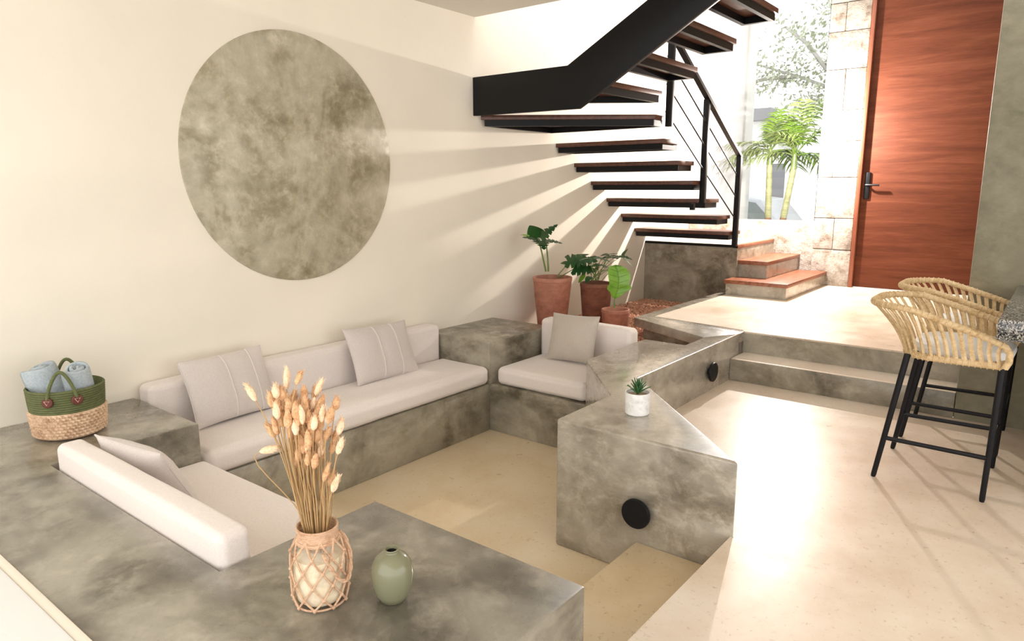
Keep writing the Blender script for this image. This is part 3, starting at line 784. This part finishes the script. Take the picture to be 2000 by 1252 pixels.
leaf(p1, tp+ld_(-.02, .03, 0), ld_(-.3, .55, -.2), ld_(0, .7, .7), .15, .085, 0, .2, .1, 'leafd', .55, 4)
leaf(p1, tp+ld_(0, .0, 0), ld_(.15, -.1, 1), ld_(0, 1, .1), .16, .090, 5, .5, .1, 'leafd', .5, 5)
leaf(p1, tp+ld_(-.10, .04, .02), ld_(-1, .25, .2), ld_(0, 1, .6), .075, .02, 0, .2, .1, 'leafg', .6, 6)
b2 = pix(1088, 540, .33)
stem(p1, [b2, pix(1097, 528, .36), pix(1112, 512, .42)], .006)
stem(p1, [b2+ld_(.01, -.01, 0), pix(1105, 535, .36), pix(1122, 524, .42)], .006)
leaf(p1, pix(1108, 510, .42), ld_(1, .10, .2), ld_(-.1, .75, .75), .27, .105, 6, .15, .08, 'leafd', .55, 7)
leaf(p1, pix(1120, 523, .42), ld_(1, .0, .3), ld_(.0, .45, .9), .20, .090, 5, .35, .08, 'leafd', .55, 8)
leaf(p1, pix(1120, 502, .42), ld_(1, .28, -.1), ld_(-.2, .9, .5), .15, .045, 0, .1, .08, 'leafd', .55, 9)
leaf(p1, pix(1112, 514, .42), ld_(-.8, .15, .3), ld_(0, .8, .6), .08, .035, 0, .3, .08, 'leafd', .6, 10)
leaf(p1, pix(1141, 536, .42), ld_(-.55, -.75, .3), ld_(-.2, .3, .9), .10, .022, 0, .1, .1, 'leafg', .7, 11)
# plant 2: darker pot behind, bushy
x2, d2 = 3.74, .57
p2 = empty('potted_split_leaf', x2, d2, GZ, 'bushy small-leaved plant in the dark terracotta pot behind', 'potted plant')
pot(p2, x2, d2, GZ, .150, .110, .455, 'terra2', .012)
rg = random.Random(21)
for k in range(17):
    tx = 1148+rg.uniform(0, 66); ty = 492+rg.uniform(4, 36)-.0
    if k < 6: tx = 1150+k*13; ty = 503+rg.uniform(-4, 5)
    b = pix(1160+rg.uniform(-6, 16), 548, .57+rg.uniform(-.05, .05)); e = pix(tx, ty, .57+rg.uniform(-.12, .14))
    stem(p2, [b, (b+e)/2+ld_((tx-1180)/400*.4, .06, 0), e], .0035)
    dx = (tx-1182)/40+rg.uniform(-.4, .4)
    for j in range(2):
        leaf(p2, e, ld_(dx+(j-.5)*1.4, rg.uniform(-.15, .35), rg.uniform(0, .7)), ld_(rg.uniform(-.2, .2), 1, rg.uniform(.2, .8)), rg.uniform(.07, .115), rg.uniform(.022, .036), 3 if j else 0, .35, .12, 'leafd', .6, 30+k*2+j)
leaf(p2, pix(1217, 505, .5), ld_(1, -.35, .2), ld_(.2, 1, .4), .12, .026, 0, .5, .1, 'leafd', .6, 80)
leaf(p2, pix(1152, 540, .62), ld_(-.5, -.45, .8), ld_(-.2, .6, .7), .09, .03, 0, .3, .1, 'leafd', .6, 81)
# plant 3: small pot with one big bright leaf
x3, d3 = 3.555, .885
p3 = empty('potted_fiddle_leaf', x3, d3, GZ, 'single big bright green leaf in the small terracotta pot', 'potted plant')
pot(p3, x3, d3, GZ, .124, .098, .268, 'terra', .012)
lb = pix(1200, 584, .87)
stem(p3, [pix(1200, 602, .88), pix(1200, 594, .875), lb], .008)
n = 30; rows = []
prof = [(0, .03), (.05, .22), (.12, .44), (.2, .58), (.26, .82), (.3, .90), (.36, .86), (.42, .70), (.5, .74), (.62, .80), (.75, .78), (.86, .70), (.93, .56), (.97, .36), (1, .02)]
def lw(t):
    for (a, w0), (b, w1) in zip(prof, prof[1:]):
        if a <= t <= b: return w0+(w1-w0)*(t-a)/(b-a)
    return 0
for k in range(n+1):
    t = k/n; w = lw(t)*.125; wl = w*(.94 if t > .35 else .88)
    c = lb+ld_(.03*math.sin(t*3), .295*t, .05*math.sin(t*2.6))
    rows.append([c+R_*(q*(w if q > 0 else wl))+cc*(.035*abs(q)+.006*math.sin(t*16+q*3)*abs(q)) for q in (-1, -.5, 0, .5, 1)])
MB().grid(rows).build('leaf', 'leafg', p3, smooth=True)
for k in (4, 9, 14, 19, 24):
    for q in (0, 4):
        a = rows[k][2]+cc*.002; b = rows[min(n, k+3)][q].lerp(rows[k][2], .15)+cc*.003
        MB().tube([a, (a+b)/2, b], .0012, 4).build('vein', 'stem', p3, smooth=True)
MB().tube([r[2]+cc*.002 for r in rows[:-1]], .0022, 5).build('midrib', 'stem', p3, smooth=True)

gp = [(2.95, .005), (5.764, .005), (5.764, 1.06), (3.75, 1.06), (3.36, 1.815), (2.955, 1.815)]
bed = struct(MB().prism(gp, .2, GZ-.014).build('floor', 'gravel'), 'planter bed under the red gravel')
rg = random.Random(8); gm = MB()
def inpoly(x, d):
    c = False; j = len(gp)-1
    for i in range(len(gp)):
        (xi, yi), (xj, yj) = gp[i], gp[j]
        if (yi > d) != (yj > d) and x < (xj-xi)*(d-yi)/(yj-yi)+xi: c = not c
        j = i
    return c
cnt = 0
while cnt < 7500:
    x = rg.uniform(2.96, 5.76); d = rg.uniform(.01, 1.8)
    if not inpoly(x, d): continue
    cnt += 1
    a, b, c = rg.uniform(.013, .025), rg.uniform(.010, .018), rg.uniform(.008, .015)
    th = rg.uniform(0, 6.28); z = GZ-.008+rg.uniform(0, .012); ct, s_ = math.cos(th), math.sin(th); tl = rg.uniform(-.4, .4)
    pts = [(a, 0, tl*.012), (0, b, 0), (-a*.9, 0, -tl*.012), (0, -b*.9, 0), (rg.uniform(-.004, .004), 0, c), (0, 0, -c)]
    gm.add([(x+p[0]*ct-p[1]*s_, d+p[0]*s_+p[1]*ct, z+p[2]) for p in pts], [(0, 1, 4), (1, 2, 4), (2, 3, 4), (3, 0, 4), (1, 0, 5), (2, 1, 5), (3, 2, 5), (0, 3, 5)])
g = gm.build('red_gravel', 'gravel'); tag(g, 'red-brown gravel covering the planter bed', 'gravel'); g['kind'] = 'stuff'

# ================================================================== COUNTER AND STOOLS
ct = empty('kitchen_counter', 2.7, 4.2, F, 'speckled granite counter at the right edge', 'counter')
MB().box(2.0, 3.41, 3.728, 4.7, 1.138, 1.234).build('granite_top', 'granite', ct, bevel=.006)
MB().box(2.25, 3.41, 4.05, 4.6, F, 1.137).build('base', 'pier', ct)

so = empty('bar_stool', 2.335, 3.52, F, 'black-legged bar stool with tan rope back, nearest the camera', 'bar stool', 'rope-back bar stools at the counter')
SX = 2.335
def stool_leg(ft, tpv):
    MB().tube([ft, Vector(ft).lerp(Vector(tpv), .02), tpv], [.0105, .013, .0155], 10).build('leg', 'steel2', so, smooth=True)
legs = {}
for sx in (-1, 1):
    fb = Vector((SX+sx*.25, 3.278, F)); tb = Vector((SX+sx*.225, 3.372, 1.0)); ff = Vector((SX+sx*.262, 3.752, F)); tf = Vector((SX+sx*.235, 3.762, 1.0))
    stool_leg(fb, tb); stool_leg(ff, tf); legs[sx] = (fb, tb, ff, tf)
    h = .215/.66
    MB().tube([fb.lerp(tb, h), ff.lerp(tf, h)], .0115, 8).build('stretcher', 'steel2', so, smooth=True)
h = .24/.66
MB().tube([legs[-1][2].lerp(legs[-1][3], h), legs[1][2].lerp(legs[1][3], h)], .0105, 8).build('footrest', 'steel2', so, smooth=True)
def horseshoe(hw, dback, dfront, rc, zf, n=60):
    # open towards +d
    pts = []
    L1 = dfront-(dback+rc)
    for sx in (-1, 1):
        seq = []
        for k in range(15): seq.append((sx*hw, dfront-L1*k/14))
        for k in range(1, 13):
            a = math.pi/2*k/12; seq.append((sx*(hw-rc+rc*math.cos(a)), dback+rc-rc*math.sin(a)))
        half = [(SX+x, d) for x, d in seq]
        pts.append(half)
    mid_ = [(SX+x, dback) for x in [-(hw-rc)+2*(hw-rc)*k/8 for k in range(1, 8)]]
    full = pts[0]+mid_+list(reversed(pts[1]))
    return [(x, d, zf(d)) for x, d in full]
ztop = lambda d: 1.100+.135*min(1, max(0, (3.765-d)/.42))**.85
top = horseshoe(.272, 3.175, 3.765, .20, ztop)
bot = horseshoe(.245, 3.352, 3.765, .14, lambda d: 1.0+0*d)
def smooth_end(path): return path
tr_path = [(top[0][0]+.002, 3.772, 1.0), (top[0][0], 3.785, 1.03), (top[0][0], 3.785, 1.07)]+top+[(top[-1][0], 3.785, 1.07), (top[-1][0], 3.785, 1.03), (top[-1][0]-.002, 3.772, 1.0)]
MB().tube(tr_path, .0155, 10).build('top_rail', 'rope', so, smooth=True)
MB().tube(bot+[], .0165, 10, closed=True).build('seat_rail', 'rope', so, smooth=True)
def resample(path, n):
    P = [Vector(p) for p in path]; L = [0]
    for a, b in zip(P, P[1:]): L.append(L[-1]+(b-a).length)
    out = []
    for i in range(n):
        t = L[-1]*(i+.5)/n
        for k in range(len(P)-1):
            if L[k] <= t <= L[k+1]:
                out.append(P[k].lerp(P[k+1], (t-L[k])/(L[k+1]-L[k]+1e-9))); break
    return out
NS = 36
for a, b in zip(resample(top, NS), resample(bot, NS)):
    cen = Vector((SX, 3.55, a.z)); o_ = (a-cen); o_.z = 0; o_.normalize(); tg = Vector((-o_.y, o_.x, 0))
    m = MB(); rows = []
    for k in range(7):
        t = k/6; p = a.lerp(b, t)+o_*(.012-.022*math.sin(math.pi*t)); rows.append([p-tg*.0108, p+o_*.0045, p+tg*.0108, p-o_*.0045, p-tg*.0108])
    m.grid(rows).build('rope', 'rope', so, smooth=True, weld=True)
for pth, r, nm, cnt_ in ((top, .0165, 'rail_wrap', 60), (bot, .0175, 'rail_wrap', 50)):
    m = MB(); P = resample(pth, cnt_)
    for i, p in enumerate(P):
        t = (P[min(i+1, cnt_-1)]-P[max(0, i-1)]).normalized(); a = t.cross(Vector((0, 0, 1))).normalized(); b = t.cross(a)
        m.tube([p+(a*math.cos(2*math.pi*k/10)+b*math.sin(2*math.pi*k/10))*r for k in range(10)], .003, 5, closed=True)
    m.build(nm, 'rope', so, smooth=True)['kind'] = 'stuff'
def cushion_part(parent, name, c, hw, hd, z0, z1, mat):
    b = MB(); rows = []
    n = 40
    for r_, z in [(0, z0), (.9, z0), (.97, z0+.006), (1, (z0+z1)/2), (.97, z1-.01), (.85, z1), (.4, z1+.006), (0, z1+.007)]:
        row = []
        for k in range(n+1):
            a = 2*math.pi*k/n; cx_ = math.copysign(abs(math.cos(a))**.6, math.cos(a)); sy = math.copysign(abs(math.sin(a))**.6, math.sin(a))
            row.append((c[0]+hw*r_*cx_, c[1]+hd*r_*sy, z))
        rows.append(row)
    return b.grid(rows).build(name, mat, parent, smooth=True, weld=True)
cushion_part(so, 'seat_cushion', (SX, 3.585), .222, .215, 1.005, 1.062, 'white')
s2 = copy_tree(so); s2.location.x += .745; s2.location.y += .002
s2['label'] = 'black-legged bar stool with tan rope back, farther one beside the door platform steps'

# ================================================================== OUTDOORS
struct(MB().box(7.16, 40, -25, 25, .05, .25).build('ground', 'ground'), 'pale street outside the window')
o = MB().box(8.70, 9.02, -.28, .03, .25, 4.6).build('gate_pillar', 'houseg', bevel=.01); tag(o, 'grey pillar ending the garden wall outside the window', 'pillar')
hs = empty('street_house', 16.5, -1, .25, 'white house across the street behind the palms', 'house')
MB().box(16, 22, -9, 6, .25, 3.55).build('wall', 'house', hs)
MB().box(16.6, 22, -2.35, -1.0, 3.55, 4.0).build('upper_block', 'houseg', hs)
MB().box(15.7, 16.2, -2.9, -2.0, 3.40, 3.68).build('canopy', 'housed', hs)
for d0, d1, z0, z1 in ((-2.0, -1.64, 1.55, 2.37), (-2.95, -2.55, 1.2, 2.3)):
    w = MB().box(15.97, 16.02, d0-.05, d1+.05, z0-.05, z1+.05).build('window', 'house', hs)
    MB().box(15.955, 15.975, d0, d1, z0, z1).build('screen', 'housed', w)
MB().box(15.96, 16.02, -1.85, -1.45, 2.75, 2.95).build('vent', 'houseg', hs)
# car parked along the street (length along d)
cr_ = empty('parked_car', 11.5, -1.9, .25, 'silver car parked outside beyond the palms', 'car')
body = [(-3.9, .25), (.75, .25), (.85, .55), (.80, .86), (.10, .96), (-3.2, .98), (-3.95, .85), (-4.0, .5)]
MB().extr([(d, z+.12) for d, z in body], 0, 10.7, 12.4).build('body', 'carp', cr_, bevel=.06, seg=3)
cab = [(.05, 1.05), (-.42, 1.60), (-1.3, 1.70), (-2.2, 1.64), (-3.0, 1.07)]
MB().extr(cab, 0, 10.82, 12.28).build('cabin', 'carp', cr_, bevel=.05, seg=3)
for poly in ([(-.10, 1.13), (-.50, 1.54), (-.95, 1.60), (-.95, 1.13)], [(-1.03, 1.13), (-1.03, 1.61), (-1.9, 1.59), (-2.2, 1.13)]):
    MB().extr(poly, 0, 10.805, 10.83).build('side_window', 'carg', cr_)
for d in (-.15, -3.1):
    n = 24
    wv = MB().extr([(d+.31*math.cos(2*math.pi*k/n), .56+.31*math.sin(2*math.pi*k/n)) for k in range(n)], 0, 10.66, 10.9).build('wheel', 'tyre', cr_)
    MB().extr([(d+.2*math.cos(2*math.pi*k/n), .56+.2*math.sin(2*math.pi*k/n)) for k in range(n)], 0, 10.645, 10.67).build('hub_cap', 'carp', wv)
# palms just outside the low wall
def palm(px0, px1, top_py, X, label, seed, angs):
    a = ray_at(px0, 425, x=X); b = ray_at(px1, top_py, x=X); rg = random.Random(seed)
    root = empty('palm_tree', a.x, a.y, .25, label, 'palm tree', 'palms outside the window')
    a = Vector(a); b = Vector(b); g = a+(a-b)*((a.z-.25)/(b.z-a.z)); g.z = .25; g.x = a.x; 
    MB().tube([g, a], [.05, .042], 12).build('trunk_base', 'trunkb', root, smooth=True)
    P = [a.lerp(b, k/10) for k in range(11)]
    MB().tube([a+(b-a)*.0]+P[1:], [.041-.006*k/10+(.003 if k % 2 else 0) for k in range(11)], 12).build('trunk', 'trunk', root, smooth=True)
    sh = b+Vector((0, 0, .22)); MB().tube([b, b.lerp(sh, .5), sh], [.042, .034, .018], 10).build('crownshaft', 'palm2', root, smooth=True)
    for i, (ang, L, el, mt) in enumerate(angs):
        dh = Vector((math.cos(ang), math.sin(ang), 0)); pts = []; st_ = b.lerp(sh, .75)
        for k in range(15):
            t = k/14; pts.append(st_+dh*(L*(t*math.cos(el)+.10*t*t))+Vector((0, 0, L*(t*math.sin(el)-.55*t*t*math.cos(el)))))
        m = MB(); m.tube(pts, [.008*(1-.8*k/14) for k in range(15)], 5)
        for k in range(3, 15):
            for sub in (0,):
                if k == 14 and sub: continue
                q = Vector(pts[k]).lerp(Vector(pts[min(14, k+1)]), sub); t = (k+sub)/14
                tg = (Vector(pts[min(14, k+1)])-Vector(pts[k-1])).normalized(); sd = tg.cross(Vector((0, 0, 1))).normalized(); un = sd.cross(tg)
                ll = L*.42*math.sin(math.pi*min(.97, .12+.8*t))**.6*rg.uniform(.85, 1.1); wd = .0135
                for s in (-1, 1):
                    dv = (sd*s*.85+tg*rg.uniform(.5, .8)+un*rg.uniform(-.05, .4)).normalized(); nn = dv.cross(un).normalized(); rows = []
                    for j in range(5):
                        u_ = j/4; c = q+dv*ll*u_-Vector((0, 0, 1))*(.55*ll*u_*u_); w = wd*math.sin(math.pi*min(1, .15+.85*u_))**.7 if j < 4 else .001
                        rows.append([c-nn*w, c+un*.004, c+nn*w])
                    m.grid(rows)
        m.build('frond', mt, root, smooth=True)
def crown(seed, n, L0):
    r = random.Random(seed); out = []
    for i in range(n):
        an = i*2.4+r.uniform(-.3, .3)
        out.append((an, L0*r.uniform(.85, 1.15)*(.72 if math.sin(an) < -.2 else 1), r.uniform(.25, 1.35) if i % 3 else r.uniform(.9, 1.4), ('palm', 'palm2', 'palm')[i % 3]))
    return out
palm(1500, 1503, 322, 7.75, 'palm with straight upright trunk outside the window, the left one', 1, crown(1, 12, .72)+[(4.0, .52, .35, 'palm2'), (4.5, .48, .15, 'palm2')])
palm(1530, 1550, 330, 7.75, 'palm with leaning trunk outside the window, the right one beside the pier', 2, crown(5, 13, .76)+[(1.2, .7, .3, 'palm')])
# tree with pale foliage above the street
tre = empty('street_tree', 13, 1.2, .25, 'hazy tree with spreading branches above the palms', 'tree')
rg = random.Random(17)
MB().tube([(13, 2.3, .25), (13, 2.1, 2.2), (13, 1.3, 3.2)], [.16, .12, .09], 8).build('trunk', 'bark', tre, smooth=True)
twigs = []
br_ = [[(13, 1.3, 3.2), (13, .3, 3.55), (13, -.6, 3.95), (13, -1.7, 4.35)], [(13, 1.3, 3.2), (13.2, .2, 3.3), (13, -.5, 3.35)], [(13, .3, 3.55), (12.8, -.4, 4.5), (13, -.9, 4.9)], [(13, -.6, 3.95), (13, -1.2, 3.95), (13, -1.6, 3.9)], [(13, .3, 3.55), (13.2, .2, 4.5), (13, -.1, 5.2)]]
for b in br_:
    MB().tube(b, [.05-.012*k for k in range(len(b))], 6).build('branch', 'bark', tre, smooth=True)
    for p, q in zip(b[:-1], b[1:]): twigs += [Vector(p).lerp(Vector(q), rg.random()) for _ in range(9)]
fl = MB()
for tpt in twigs:
    for k in range(26):
        c = tpt+Vector((rg.gauss(0, .22), rg.gauss(0, .26), rg.gauss(0, .17)))
        a = Vector((rg.uniform(-1, 1), rg.uniform(-1, 1), rg.uniform(-1, 1))).normalized(); b = a.cross(Vector((.3, .5, .8))).normalized(); s_ = rg.uniform(.035, .07)
        fl.add([c-a*s_, c+b*s_*.5, c+a*s_, c-b*s_*.5], [(0, 1, 2, 3)])
o = fl.build('foliage', 'tleaf', tre); o['kind'] = 'stuff'
